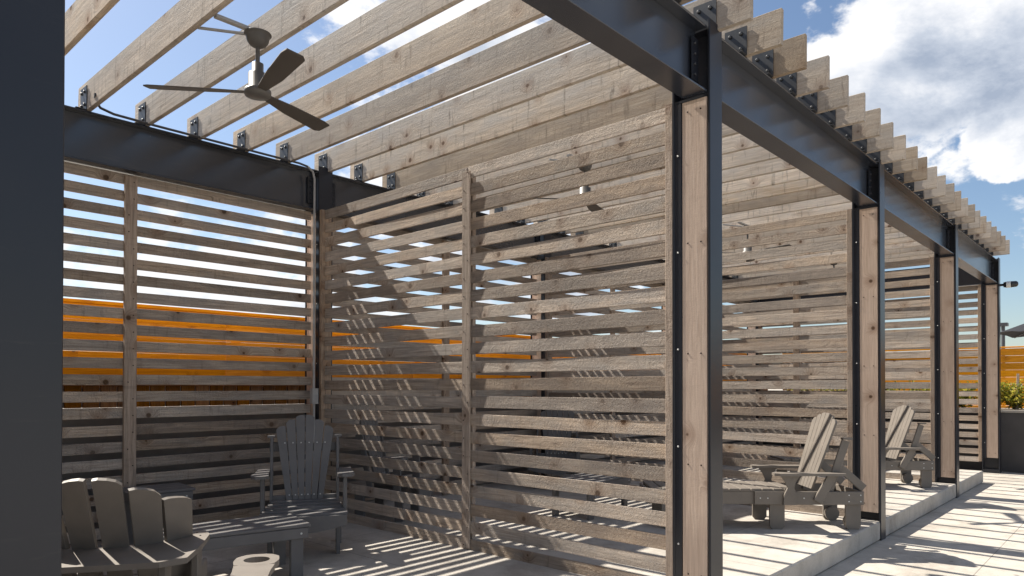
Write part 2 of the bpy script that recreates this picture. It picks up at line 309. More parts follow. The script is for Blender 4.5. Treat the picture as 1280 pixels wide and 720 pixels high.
# ------------------------------------------------------------------ mesh helpers
class MB:
    """collects shapes and links them as ONE mesh object"""
    def __init__(s):
        s.v = []; s.f = []; s.b = []; s.r = []; s.sm = []; s.mi = []; s.cm = 0
    def add(s, vs_, fs, bco=None, rnd=None, smooth=False):
        o = len(s.v); rn = random.random() if rnd is None else rnd
        s.v += [tuple(x) for x in vs_]; s.b += [tuple(x) for x in (bco or vs_)]; s.r += [rn]*len(vs_)
        s.f += [tuple(i+o for i in f) for f in fs]; s.sm += [smooth]*len(fs); s.mi += [s.cm]*len(fs)
    def board(s, p0, p1, wd, w_, t_, ch=.002, seg=1, bow=0, rnd=None):
        """a board from p0 to p1 (centre line); wd = direction of its width"""
        p0, p1, wd = Vector(p0), Vector(p1), Vector(wd)
        ax = p1-p0; ln = ax.length; ax.normalize(); wd = (wd-ax*wd.dot(ax)).normalized(); td = ax.cross(wd)
        ch = min(ch, w_*.3, t_*.3); hw, ht = w_/2, t_/2
        prof = [(-hw+ch, -ht), (hw-ch, -ht), (hw, -ht+ch), (hw, ht-ch), (hw-ch, ht), (-hw+ch, ht), (-hw, ht-ch), (-hw, -ht+ch)]
        V, B = [], []
        ph = random.random()*6.28; k = random.uniform(-1, 1); tw = random.uniform(-1, 1); bw2 = random.uniform(-1, 1)
        for i in range(seg+1):
            u = i/seg; c_ = p0+ax*(ln*u)
            if bow:
                c_ = c_+td*(bow*math.sin(ph+u*4.2)*k)+wd*(bow*.6*math.sin(ph*1.7+u*3.1)*bw2)
                an = tw*bow*6*(math.sin(u*3.7+ph))
            else: an = 0
            ca, sa = math.cos(an), math.sin(an)
            for x, y in prof:
                V.append(c_+wd*(x*ca-y*sa)+td*(x*sa+y*ca)); B.append((ln*u, x, y))
        F = []
        for i in range(seg):
            for j in range(8):
                a_, b_ = i*8+j, i*8+(j+1) % 8
                F.append((a_, b_, b_+8, a_+8))
        F.append(tuple(range(7, -1, -1))); F.append(tuple(seg*8+j for j in range(8)))
        s.add(V, F, B, rnd)
    def prism(s, pts, o, ux, uy, t_, rnd=None):
        """flat outline pts in the plane (ux, uy) at o, thickness t_ centred on the plane"""
        o, ux, uy = Vector(o), Vector(ux).normalized(), Vector(uy).normalized(); nn = ux.cross(uy).normalized()
        n_ = len(pts)
        V = [o+ux*x+uy*y-nn*t_/2 for x, y in pts]+[o+ux*x+uy*y+nn*t_/2 for x, y in pts]
        B = [(y, x, -t_/2) for x, y in pts]+[(y, x, t_/2) for x, y in pts]
        F = [tuple(range(n_-1, -1, -1)), tuple(range(n_, 2*n_))]+[(i, (i+1) % n_, n_+(i+1) % n_, n_+i) for i in range(n_)]
        s.add(V, F, B, rnd)
    def tube(s, pts, r_, n_=10, caps=True):
        pts = [Vector(p) for p in pts]; V = []; prev = None
        for i, p in enumerate(pts):
            d = (pts[min(i+1, len(pts)-1)]-pts[max(i-1, 0)]).normalized()
            if prev is None:
                q = Vector((0, 0, 1)) if abs(d.z) < .9 else Vector((1, 0, 0)); u = d.cross(q).normalized()
            else: u = (prev-d*prev.dot(d)).normalized()
            prev = u; w_ = d.cross(u); rr = r_[i] if isinstance(r_, (list, tuple)) else r_
            V += [p+(u*math.cos(2*math.pi*k/n_)+w_*math.sin(2*math.pi*k/n_))*rr for k in range(n_)]
        F = [(i*n_+k, i*n_+(k+1) % n_, (i+1)*n_+(k+1) % n_, (i+1)*n_+k) for i in range(len(pts)-1) for k in range(n_)]
        s.add(V, F, None, None, True)
        if caps:
            s.add(V[:n_], [tuple(range(n_-1, -1, -1))]); s.add(V[-n_:], [tuple(range(n_))])
    def lathe(s, c_, prof, n_=24):
        c_ = Vector(c_)
        V = [c_+Vector((r_*math.cos(2*math.pi*k/n_), r_*math.sin(2*math.pi*k/n_), z)) for r_, z in prof for k in range(n_)]
        F = [(i*n_+k, i*n_+(k+1) % n_, (i+1)*n_+(k+1) % n_, (i+1)*n_+k) for i in range(len(prof)-1) for k in range(n_)]
        s.add(V, F, None, None, True)
    def bolt(s, p, d, r_=.012, h=.009):
        p, d = Vector(p), Vector(d).normalized(); s.tube([p, p+d*h*.7, p+d*h], [r_, r_, r_*.6], 8)
    def screws(s, pts, d, r_=.006):
        s.cm = 1
        for p in pts: s.bolt(p, d, r_, .003)
        s.cm = 0
    def build(s, name, m_, parent=None):
        me = bpy.data.meshes.new(name); me.from_pydata(s.v, [], s.f); me.update()
        at = me.attributes.new('bco', 'FLOAT_VECTOR', 'POINT'); at.data.foreach_set('vector', [c for v in s.b for c in v])
        ar = me.attributes.new('rnd', 'FLOAT', 'POINT'); ar.data.foreach_set('value', s.r)
        me.polygons.foreach_set('use_smooth', s.sm); me.polygons.foreach_set('material_index', s.mi)
        bm = bmesh.new(); bm.from_mesh(me); bmesh.ops.recalc_face_normals(bm, faces=bm.faces); bm.to_mesh(me); bm.free()
        for mm in (m_ if isinstance(m_, list) else [m_]): me.materials.append(mm)
        o = bpy.data.objects.new(name, me); col.objects.link(o)
        if parent: o.parent = parent
        return o
def tag(o, label=None, cat=None, group=None, kind=None):
    if label: o['label'] = label
    if cat: o['category'] = cat
    if group: o['group'] = group
    if kind: o['kind'] = kind
    return o
def empty(name, loc=(0, 0, 0), rz=0):
    o = bpy.data.objects.new(name, None); col.objects.link(o); o.location = loc; o.rotation_euler = (0, 0, rz)
    o.empty_display_size = .2
    return o
def copy_tree(o, parent=None):
    c = o.copy(); col.objects.link(c)
    if parent: c.parent = parent
    for ch in list(bpy.data.objects):
        if ch.parent == o: copy_tree(ch, c)
    return c
def box(mb, x0, x1, y0, y1, z0, z1, ch=.002, long='x', **k):
    if long == 'x': mb.board((x0, (y0+y1)/2, (z0+z1)/2), (x1, (y0+y1)/2, (z0+z1)/2), (0, 0, 1), z1-z0, y1-y0, ch, **k)
    elif long == 'y': mb.board(((x0+x1)/2, y0, (z0+z1)/2), ((x0+x1)/2, y1, (z0+z1)/2), (0, 0, 1), z1-z0, x1-x0, ch, **k)
    else: mb.board(((x0+x1)/2, (y0+y1)/2, z0), ((x0+x1)/2, (y0+y1)/2, z1), (1, 0, 0), x1-x0, y1-y0, ch, **k)

# ------------------------------------------------------------------ ground
g = MB(); g.add([(-400, -400, 0), (1500, -400, 0), (1500, 1500, 0), (-400, 1500, 0)], [(0, 1, 2, 3)]); tag(g.build('pavement', M['pave']), kind='structure')
PX0, PX1 = -3.4, 13.44
g = MB(); box(g, PX0, PX1, 2.036, 6.85, .004, ZF, ch=.012); tag(g.build('platform', M['deck']), kind='structure')

# ------------------------------------------------------------------ pergola
perg = empty('pergola', (0, 0, 0))
tag(perg, 'long pergola of dark steel columns and beams with timber rafters and slatted wooden screens', 'pergola')
def column(xr, y0, y1, zb, conn):
    """H-section column with flanges facing front and back and timber between the flanges"""
    x0, x1 = xr-FW, xr; xc = (x0+x1)/2
    c = MB()
    box(c, x0, x1, y0, y0+.016, zb, ZC, .003, 'z'); box(c, x0, x1, y1-.016, y1, zb, ZC, .003, 'z')
    box(c, xc-.006, xc+.006, y0+.017, y1-.017, zb, ZC-.004, .001, 'z')
    box(c, x0+.004, x1-.004, y0+.018, y1-.018, ZB-.022, ZB-.006, .001)            # stiffeners
    box(c, x0+.004, x1-.004, y0+.018, y1-.018, ZT-.02, ZT-.004, .001)
    box(c, x0-.001, x1+.001, y0+.002, y1-.002, zb+.002, zb+.07, .003)             # shoe at the foot
    for z in (.55, 1.2, 1.9, 2.6, 3.2): c.bolt((x0+.09, y1, z), (0, 1, 0), .008, .006)
    # bolted beam clips
    for sx in (-1, 1):
        xx = x0 if sx < 0 else x1
        box(c, min(xx, xx+sx*.085), max(xx, xx+sx*.085), y0+.078, y0+.084, ZB+.07, ZT-.07, .001)
        for z in [ZB+.11+k*.065 for k in range(4)]: c.bolt((xx+sx*.05, y0+.078, z), (0, -1, 0), .013, .012)
    pa, pb = (y1-.064, y1-.0165) if y0 < 4 else (y0+.0165, y0+.064)
    box(c, x0+.003, x1-.003, pa, pb, max(zb, ZF)+.075, ZB-.024, .002, 'z')        # filler plate the screens are screwed to
    c.cm = 1
    for z in [ZF+.35+.62*k for k in range(5)]: c.bolt((x0+.003, (pa+pb)/2, z), (-1, 0, 0), .006, .004)
    c.cm = 0
    o = c.build('steel_column', [M['steel'], M['screw']], perg)
    for sx in (-1, 1):
        f = MB(); xa = xc+sx*.012; xb = (x0+.006) if sx < 0 else (x1-.006)
        ia, ib = (y0+.026, y1-.068) if y0 < 4 else (y0+.068, y1-.026)
        f.board(((xa+xb)/2, (ia+ib)/2, max(zb, ZF)+.085), ((xa+xb)/2, (ia+ib)/2, ZB-.024), (0, 1, 0), ib-ia, abs(xb-xa), .003)
        xo = x0+.006 if sx < 0 else x1-.006
        f.screws([(xo, yq, zq) for yq in (ia+.04, ib-.04) for zq in (max(zb, ZF)+.17, 1.05, 1.75, 2.45, ZB-.09)], (sx, 0, 0), .0055)
        f.build('timber_infill', [M['infill'], M['nail']], o)
        for z in (max(zb, ZF)+.16, ZB-.10, 1.3, 2.4): pass
    return o
for i, xr in enumerate(CX):
    zb = 0.0
    column(xr, YF, YFB, zb, True); column(xr, YB, YBB, zb, True)

def beam_x(x0, x1, y0, w_=.170):
    m_ = MB(); yc = y0+w_/2
    box(m_, x0, x1, y0, y0+w_, ZT-.013, ZT, .003); box(m_, x0, x1, y0, y0+w_, ZB, ZB+.013, .003)
    box(m_, x0, x1, yc-.005, yc+.005, ZB+.0135, ZT-.0135, .001)
    return m_.build('steel_beam', M['beam'], perg)
for i in range(4):
    beam_x(CX[i]+.002, CX[i+1]-FW-.002, YF+.018); beam_x(CX[i]+.002, CX[i+1]-FW-.002, YB+.018)
beam_x(-3.1, CX[0]-FW-.002, YF+.018); beam_x(-3.1, CX[0]-FW-.002, YB+.018)
def beam_y(xc, y0, y1):
    m_ = MB(); h = .0825
    box(m_, xc-h, xc+h, y0, y1, ZT-.016, ZT-.003, .003, 'y'); box(m_, xc-h, xc+h, y0, y1, ZB+.003, ZB+.016, .003, 'y')
    box(m_, xc-.005, xc+.005, y0, y1, ZB+.0165, ZT-.0165, .001, 'y')
    return m_.build('steel_beam', M['beam'], perg)
beam_y(CX[4]-FW/2, YFB+.002, YB-.002)

# rafters with their angle brackets
for k in range(-7, 32):
    x = RX0+k*RP
    LN = R(random.uniform(.3, 1.8)); mb = MB(); ye = 1.806+random.uniform(-.006, .006)
    mb.board((x+.019, ye, (ZT+ZR)/2+.002), (x+.019, 6.66+random.uniform(-.01, .01), (ZT+ZR)/2+.002), (math.sin(LN), 0, math.cos(LN)), ZR-ZT-.003, .038, .003, seg=8, bow=.0012)
    ro = mb.build('rafter', M['rafter'], perg)
    for (ya, yb) in ((2.032, 2.190), (6.415, 6.565)):
        q = MB(); box(q, x-.0085, x-.0015, ya, yb, ZT+.002, ZT+.205, .0015, 'y')
        box(q, x-.085, x-.009, ya, yb, ZT+.002, ZT+.010, .0015, 'y')
        for yy in (ya+.04, yb-.04):
            for zz in (ZT+.055, ZT+.160): q.bolt((x-.0085, yy, zz), (-1, 0, 0), .013, .012)
        q.build('bracket', M['bracket'], ro)

# slatted screens
SW, ST = .089, .019
def slat_run(mb, p, q, z, t=ST, lean=0, SW=SW):
    mb.board((p[0], p[1], z), (q[0], q[1], z), (math.sin(lean), 0, math.cos(lean)), SW+random.uniform(-.0015, .0015), t, .002, seg=12, bow=.0032)
# cross screens at every column
YM = 4.235
def cross_screen(xs, top, pitch, n_):
    a_, b_ = 2.347, 6.355
    m_ = MB()
    for j in range(n_):
        zc = top-pitch*j-SW/2
        for (u, v_) in ((a_, YM-.002), (YM+.002, b_)):
            slat_run(m_, (xs+random.uniform(-.001, .001), u), (xs+random.uniform(-.001, .001), v_), zc+random.uniform(-.004, .004), lean=R(random.uniform(.2, 4.2)), SW=.095)
    o = m_.build('slat_screen', M['slat'], perg)
    t = MB(); t.board((xs-.0175, YM, ZF+.01), (xs-.0175, YM, 3.33), (0, 1, 0), .092, .015, .002)
    t.screws([(xs-.025, YM+random.choice((-.022, .022)), top-pitch*j-.048) for j in range(n_)], (-1, 0, 0), .0055); t.build('batten', [M['batten'], M['nail']], o)
    t = MB(); t.board((xs+.031, YM, ZF+.01), (xs+.031, YM, 3.36), (0, 1, 0), .092, .038, .002); t.build('batten', M['batten'], o)
    for (u, v_) in ((2.292, 2.345), (6.357, 6.398)):
        t = MB(); t.board((xs+.012, (u+v_)/2, ZF+.01), (xs+.012, (u+v_)/2, 3.372), (1, 0, 0), .120, v_-u, .003); t.build('edge_post', M['batten'], o)
for i in range(5): cross_screen(CX[i]-.112, 3.372, .1476, 22)
# back screens
YS = 6.55
for i in range(-1, 4):
    x0, x1 = (CX[i]+.004 if i >= 0 else -3.1), CX[i+1]-FW-.004
    xm = (x0+x1)/2
    m_ = MB()
    for j in range(22):
        zc = 3.352-.1437*j-SW/2+.012
        if j == 0: zc += .010
        for (u, v_) in ((x0, xm-.002), (xm+.002, x1)): slat_run(m_, (u, YS), (v_, YS), zc+random.uniform(-.004, .004))
    o = m_.build('slat_screen', M['slat'], perg)
    t = MB(); t.board((xm-.03, YS-.029, ZF+.01), (xm-.03, YS-.029, 3.35), (1, 0, 0), .098, .038, .002)
    t.screws([(xm-.03+random.choice((-.02, .02)), YS-.048, 3.30-.1437*j) for j in range(22)], (0, -1, 0), .0055); t.build('batten', [M['batten'], M['nail']], o)

# ------------------------------------------------------------------ ceiling fans
def make_fan():
    r_ = empty('ceiling_fan')
    # origin: underside of the motor
    q = MB(); q.lathe((0, 0, 0), [(0, 0), (.05, .001), (.078, .010), (.083, .022), (.083, .045), (.062, .052), (.057, .052), (.057, .150), (.036, .155), (.036, .215), (.0, .217)]); q.build('motor', M['fan'], r_)
    q = MB(); q.tube([(0, 0, .19), (0, 0, .335)], .0135, 12); q.build('downrod', M['fan'], r_)
    q = MB(); q.lathe((0, 0, .32), [(0, 0), (.026, .0), (.050, .014), (.066, .036), (.072, .062), (.074, .078), (.084, .080), (.084, .086), (0, .086)]); q.build('canopy', M['fan'], r_)
    for k in range(3):
        an = FAN_A+k*2*math.pi/3; d = Vector((math.cos(an), math.sin(an), 0)); n_ = Vector((-d.y, d.x, 0))
        tilt = (n_*math.cos(R(13))+Vector((0, 0, 1))*math.sin(-R(13))).normalized()
        q = MB(); pts = [(.055, -.024), (.30, -.050), (.60, -.064), (.665, -.055), (.672, .040), (.64, .062), (.30, .055), (.055, .026)]
        q.prism([(x, y) for x, y in pts], (0, 0, .032), d, tilt, .008); q.build('blade', M['blade'], r_)
    q = MB(); box(q, -.275, .05, -.02, .02, .405, .425, .003, 'x'); q.build('mounting_bar', M['pipe'], r_)
    q = MB(); q.tube([(-.275, .24, .425), (-.05, .05, .405), (0, .02, .39)], .010, 8); q.build('wiring_pipe', M['pipe'], r_)
    return r_
FAN_A = R(20)
fan = make_fan(); fan.location = (2.205, 4.2, 3.375)
tag(fan, 'grey three-blade ceiling fan hanging under the rafters of the open corner bay', 'ceiling fan', 'ceiling fans under the rafters')
for x, lb in ((5.69, 'three-blade ceiling fan seen through the top gaps of the near slatted cross screen'),
              (9.50, 'ceiling fan of the third bay, hidden behind the second cross screen except through its slots'),
              (13.1, 'farthest ceiling fan, in the last bay before the end screen')):
    f = copy_tree(fan); f.location = (x, 4.2, 3.375); f['label'] = lb

# conduit on the back beam
c = empty('electrical_conduit', (0, 0, 0)); tag(c, 'grey metal conduit running along the back beam and down the corner post to a box', 'conduit')
q = MB()
P = [(1.89, 6.20, 3.86), (1.91, 6.28, 3.84), (1.97, 6.345, 3.812), (2.08, 6.375, 3.800), (2.4, 6.38, 3.797), (3.0, 6.38, 3.797), (3.80, 6.38, 3.797), (3.90, 6.38, 3.785), (3.955, 6.38, 3.745), (3.975, 6.38, 3.68), (3.975, 6.38, 3.3), (3.975, 6.38, 2.4), (3.975, 6.38, 1.52)]
q.tube(P[:8], .011, 10); q.build('pipe', M['pipedark'], c)  # same grey metal as the drop; its shade is put into the dark colour
q = MB(); q.tube(P[7:], .0115, 10); q.build('pipe', M['pipe'], c)
q = MB(); box(q, 3.935, 4.005, 6.335, 6.395, 1.36, 1.52, .006, 'z'); q.build('junction_box', M['pipe'], c)
q = MB(); q.tube([(3.975, 6.375, 1.36), (3.975, 6.375, .22)], .0115, 10); q.build('pipe', M['pipe'], c)

# security camera on the last column
c = empty('security_camera', (CX[4]-.05, YF, 3.35)); tag(c, 'small black and white bullet camera fixed to the front of the farthest column', 'security camera')
q = MB(); q.tube([(0, -.002, 0), (0, -.06, 0)], .022, 12); q.build('mount', M['black'], c)
q = MB(); q.tube([(0, -.055, .0), (0, -.10, .0)], [.045, .055], 14); q.build('housing', M['black'], c); q = MB(); q.tube([(0, -.165, .0), (0, -.24, .0), (0, -.262, -.002), (0, -.27, -.002)], [.055, .052, .035, .01], 14); q.build('lens_dome', M['black'], c)
q = MB(); q.tube([(0, -.10, 0), (0, -.165, 0)], .057, 14); q.build('band', M['white'], c)

# ------------------------------------------------------------------ garden chairs
def arcpts(x0, x1, zt, zb, rise, n_=7):
    return [(x0, zb), (x1, zb)]+[(x1+(x0-x1)*k/n_, zt+rise*math.sin(math.pi*k/n_)) for k in range(n_+1)]
def fan_back(root, base, up_, lat, nrm, hts, bw, tw_, mt_, gap=.006, thick=.02, heads=None):
    """fanned backrest slats; base centre, up direction, lateral direction"""
    n_ = len(hts)
    q = MB()
    for i, h in enumerate(hts):
        xb0, xb1 = -bw/2+i*bw/n_, -bw/2+(i+1)*bw/n_; xt0, xt1 = -tw_/2+i*tw_/n_, -tw_/2+(i+1)*tw_/n_
        g_ = gap/2
        h0 = hts[i-1] if i > 0 else h-.06; h1 = hts[i+1] if i < n_-1 else h-.06
        hl = h-max(0, (h-h0))*.5; hr = h-max(0, (h-h1))*.5
        if i == 0: hl = h-.035
        if i == n_-1: hr = h-.035
        pts = [(xb0+g_, 0), (xb1-g_, 0), (xt1-g_, hr), ((xt0*.25+xt1*.75), hr*.35+h*.65), ((xt0+xt1)/2, h), ((xt0*.75+xt1*.25), hl*.35+h*.65), (xt0+g_, hl)]
        q.prism(pts, base, lat, up_, thick)
    if heads: q.screws(*heads)
    return q.build('backrest', [M[mt_], M['screw']], root)

def arm_outline(w_, ln):
    return [(-w_*.5, 0), (w_*.5, 0), (w_*.55, ln*.55), (w_*.75, ln*.80), (w_*.70, ln*.93), (w_*.35, ln), (-w_*.35, ln), (-w_*.60, ln*.93), (-w_*.60, ln*.80), (-w_*.5, ln*.55)]

def make_armchair():
    """upright slatted garden armchair; origin under the front of the seat, +y is the way it faces"""
    r_ = empty('garden_armchair')
    q = MB()
    for k in range(5):
        y = -.045-k*.108; z = .350+.010*k
        wd = .66-.030*k
        q.board((-wd/2, y, z), (wd/2, y, z), (0, 1, 0), .092, .022, .004)
    q.build('seat', M['polyd'], r_)
    q = MB(); pts = [(-.325, .0), (-.325, -.075)]+[(-.325+.65*k/12, -.075-.055*math.sin(math.pi*k/12)) for k in range(1, 12)]+[(.325, -.075), (.325, 0)]
    q.prism(pts, (0, .012, .345), (1, 0, 0), (0, 0, 1), .022); q.build('apron', M['polyd'], r_)
    for s_ in (-1, 1):
        q = MB(); box(q, s_*.262-.017, s_*.262+.017, -.25, -.16, 0, .318, .004, 'z'); box(q, s_*.318-.016, s_*.318+.016, -.25, -.17, .24, .625, .004, 'z'); q.build('leg', M['polyd'], r_)
        q = MB(); box(q, s_*.285-.018, s_*.285+.018, -.66, -.56, 0, .34, .004, 'z'); q.build('leg', M['polyd'], r_)
        q = MB(); q.board((s_*.262, -.02, .30), (s_*.262, -.66, .27), (0, 0, 1), .09, .022, .004); q.build('side_rail', M['polyd'], r_)
        q = MB(); q.prism([(x, y) for x, y in arm_outline(.10, .50)], (s_*.330, -.60, .640), (1, 0, 0), (0, 1, 0), .024); q.build('armrest', M['polyd'], r_)
        q = MB(); q.board((s_*.270, -.50, .27), (s_*.270, -.62, .92), (0, 1, 0), .055, .024, .004); q.board((s_*.275-.03, -.625, .925), (s_*.275+.03, -.625, .925), (0, 1, 0), .07, .02, .003); q.build('back_upright', M['polyd'], r_)
    q = MB(); q.board((-.27, -.535, .40), (.27, -.535, .40), (0, 0, 1), .07, .024, .004); q.build('back_rail', M['polyd'], r_); q = MB(); q.board((-.29, -.645, .83), (.29, -.645, .83), (0, 0, 1), .07, .024, .004); q.build('back_rail', M['polyd'], r_)
    base = Vector((0, -.50, .40)); upv = Vector((0, -.22, 1)).normalized()
    fw_ = Vector((0, 1, .22)).normalized()
    fan_back(r_, base, upv, (1, 0, 0), None, [.625, .68, .72, .72, .68, .625], .30, .48, 'polyd', heads=([base+upv*.48+Vector(((i-2.5)*.066, 0, 0))+fw_*.011 for i in range(6)]+[base+upv*.04+Vector(((i-2.5)*.05, 0, 0))+fw_*.011 for i in range(6)], fw_))
    return r_
def make_chaise():
    """long lounger; origin at the head end on the floor, +y towards the feet"""
    r_ = empty('chaise_lounge'); Wd = .56
    for s_ in (-1, 1):
        x = s_*Wd/2
        q = MB(); q.board((x, 0, .300), (x, 1.02, .300), (0, 0, 1), .125, .026, .005); q.screws([(x+s_*.014, y, z) for y in (.03, .14) for z in (.27, .33)]+[(x+s_*.014, y, .30) for y in (.56, .9, .97)], (s_, 0, 0), .007); q.build('side_rail', [M['poly'], M['screw']], r_)
        q = MB(); q.board((x-s_*.027, .86, .300), (x-s_*.027, 1.98, .300), (0, 0, 1), .125, .026, .005); q.build('side_rail', M['poly'], r_)
        for y in (.085, .80, 1.82):
            q = MB(); pts = [(-.07, .235), (-.07, .03), (-.045, 0), (.045, 0), (.07, .03), (.07, .235)]
            q.prism(pts, (x-s_*.03, y, 0), (0, 1, 0), (0, 0, 1), .028); q.build('leg', M['poly'], r_)
        # armrest and its curved front support and slanted rear support
        q = MB(); q.prism([(x_, y_) for x_, y_ in arm_outline(.105, .66)], (s_*(Wd/2+.045), .20, .530), (1, 0, 0), (0, 1, 0), .024); q.build('armrest', M['poly'], r_)
        q = MB(); pts = [(.64, .24), (.76, .24), (.755, .33), (.72, .40), (.745, .46), (.79, .518), (.60, .518), (.645, .46), (.66, .40), (.64, .33)]
        q.prism(pts, (x+s_*.028, 0, 0), (0, 1, 0), (0, 0, 1), .026); q.build('arm_support', M['poly'], r_)
        q = MB(); q.board((x+s_*.028, .44, .27), (x+s_*.028, .30, .515), (0, 1, 0), .085, .026, .004); q.build('arm_support', M['poly'], r_)
        q = MB(); q.board((x-s_*.028, .33, .30), (x-s_*.028, .15, .84), (0, 1, 0), .075, .024, .004); q.board((x-s_*.028-.03, .14, .86), (x-s_*.028+.03, .14, .86), (0, 1, 0), .09, .02, .003); q.build('back_upright', M['poly'], r_)
        q = MB(); q.board((x-s_*.055, .235, .62), (x-s_*.055, -.03, .385), (0, 0, 1), .075, .024, .004); q.build('back_prop', M['poly'], r_)
    q = MB()
    for k in range(13):
        y = 1.935-k*.104; q.board((-.275, y, .375), (.275, y, .375), (0, 1, 0), .094, .022, .004)
    q.build('seat', M['poly'], r_)
    q = MB(); q.board((-.28, 2.0, .30), (.28, 2.0, .30), (0, 0, 1), .12, .024, .004); q.build('end_rail', M['poly'], r_); q = MB(); q.board((-.26, .012, .30), (.26, .012, .30), (0, 0, 1), .12, .024, .004); q.build('end_rail', M['poly'], r_)
    base = Vector((0, .45, .375)); upv = Vector((0, -.24, .74)).normalized()
    fan_back(r_, base, upv, (1, 0, 0), None, [.70, .735, .755, .755, .735, .70], .42, .54, 'poly')
    q = MB(); q.board((-.24, .315, .76), (.24, .315, .76), (0, 0, 1), .07, .022, .003); q.build('back_rail', M['poly'], r_)
    for xw in (.19, -.225):
        q = MB(); q.tube([(xw, .085, .07), (xw+.035, .085, .07)], .07, 18); q.build('wheel', M['poly'], r_)
    return r_
ch = make_chaise(); tag(ch, 'grey-brown chaise lounge with raised fanned back, just past the nearest full column', 'lounger', 'chaise lounges along the front edge')
def aim(o, x, y, fx, fy, z=ZF): o.location = (x, y, z); o.rotation_euler = (0, 0, math.atan2(fy, fx)-math.pi/2)
aim(ch, 7.36, 2.22, -.66, .75)
c2 = copy_tree(ch); aim(c2, 10.93, 2.36, -.66, .75); c2['label'] = 'farther grey-brown chaise lounge with raised fanned back, between the second and third visible columns'

ac = make_armchair(); aim(ac, 2.954, 4.874, -.53, -.85)
tag(ac, 'dark grey slatted garden armchair facing out of the corner, with sun stripes on its seat', 'armchair', 'dark slatted armchairs')
for x, y, fx, fy, lb in ((4.78, 5.55, .55, -.85, 'dark slatted armchair seen in slices through the left part of the near cross screen'),
                         (7.10, 5.75, -.75, -.50, 'dark slatted armchair seen in slices through the middle of the near cross screen')):
    o = copy_tree(ac); aim(o, x, y, fx, fy); o['label'] = lb

# low slatted tables
def make_table(name, lx, ly, h, mt_='polyd'):
    r_ = empty(name)
    q = MB(); n_ = max(3, round(ly/.105)); st = (ly-.01)/n_
    for k in range(n_):
        y = -ly/2+.005+st*(k+.5); q.board((-lx/2, y, h-.011), (lx/2, y, h-.011), (0, 1, 0), st-.007, .022, .004)
    q.build('table_top', M[mt_], r_)
    q = MB()
    for s_ in (-1, 1):
        q.board((-lx/2+.02, s_*(ly/2-.02), h-.062), (lx/2-.02, s_*(ly/2-.02), h-.062), (0, 0, 1), .075, .024, .004)
        q.board((s_*(lx/2-.05), -ly/2+.035, h-.062), (s_*(lx/2-.05), ly/2-.035, h-.062), (0, 0, 1), .075, .024, .004)
    q.screws([(x, -ly/2+.008, h-.062) for x in (-lx/2+.07, lx/2-.07)], (0, -1, 0), .008)
    q.build('apron', [M[mt_], M['screw']], r_)
    for sx in (-1, 1):
        for sy in (-1, 1):
            q = MB(); box(q, sx*(lx/2-.09)-.045, sx*(lx/2-.09)+.045, sy*(ly/2-.055)-.02, sy*(ly/2-.055)+.02, 0, h-.025, .004, 'z'); q.build('leg', M[mt_], r_)
    return r_
t1 = make_table('coffee_table', .98, .52, .375); t1.location = (2.33, 4.80, ZF); t1.rotation_euler = (0, 0, R(-13))
tag(t1, 'low grey slatted coffee table with sun stripes, in front of the corner armchair', 'table', 'low slatted coffee tables')
t2 = copy_tree(t1); t2.location = (6.2, 4.5, ZF); t2.rotation_euler = (0, 0, R(8)); t2['label'] = 'low slatted coffee table behind the near cross screen, seen only between its lower slats'
t3 = make_table('side_table', .50, .46, .50); t3.location = (2.36, 6.20, ZF); t3.rotation_euler = (0, 0, R(-6))
tag(t3, 'small dark square side table standing in shade against the back screen', 'table')

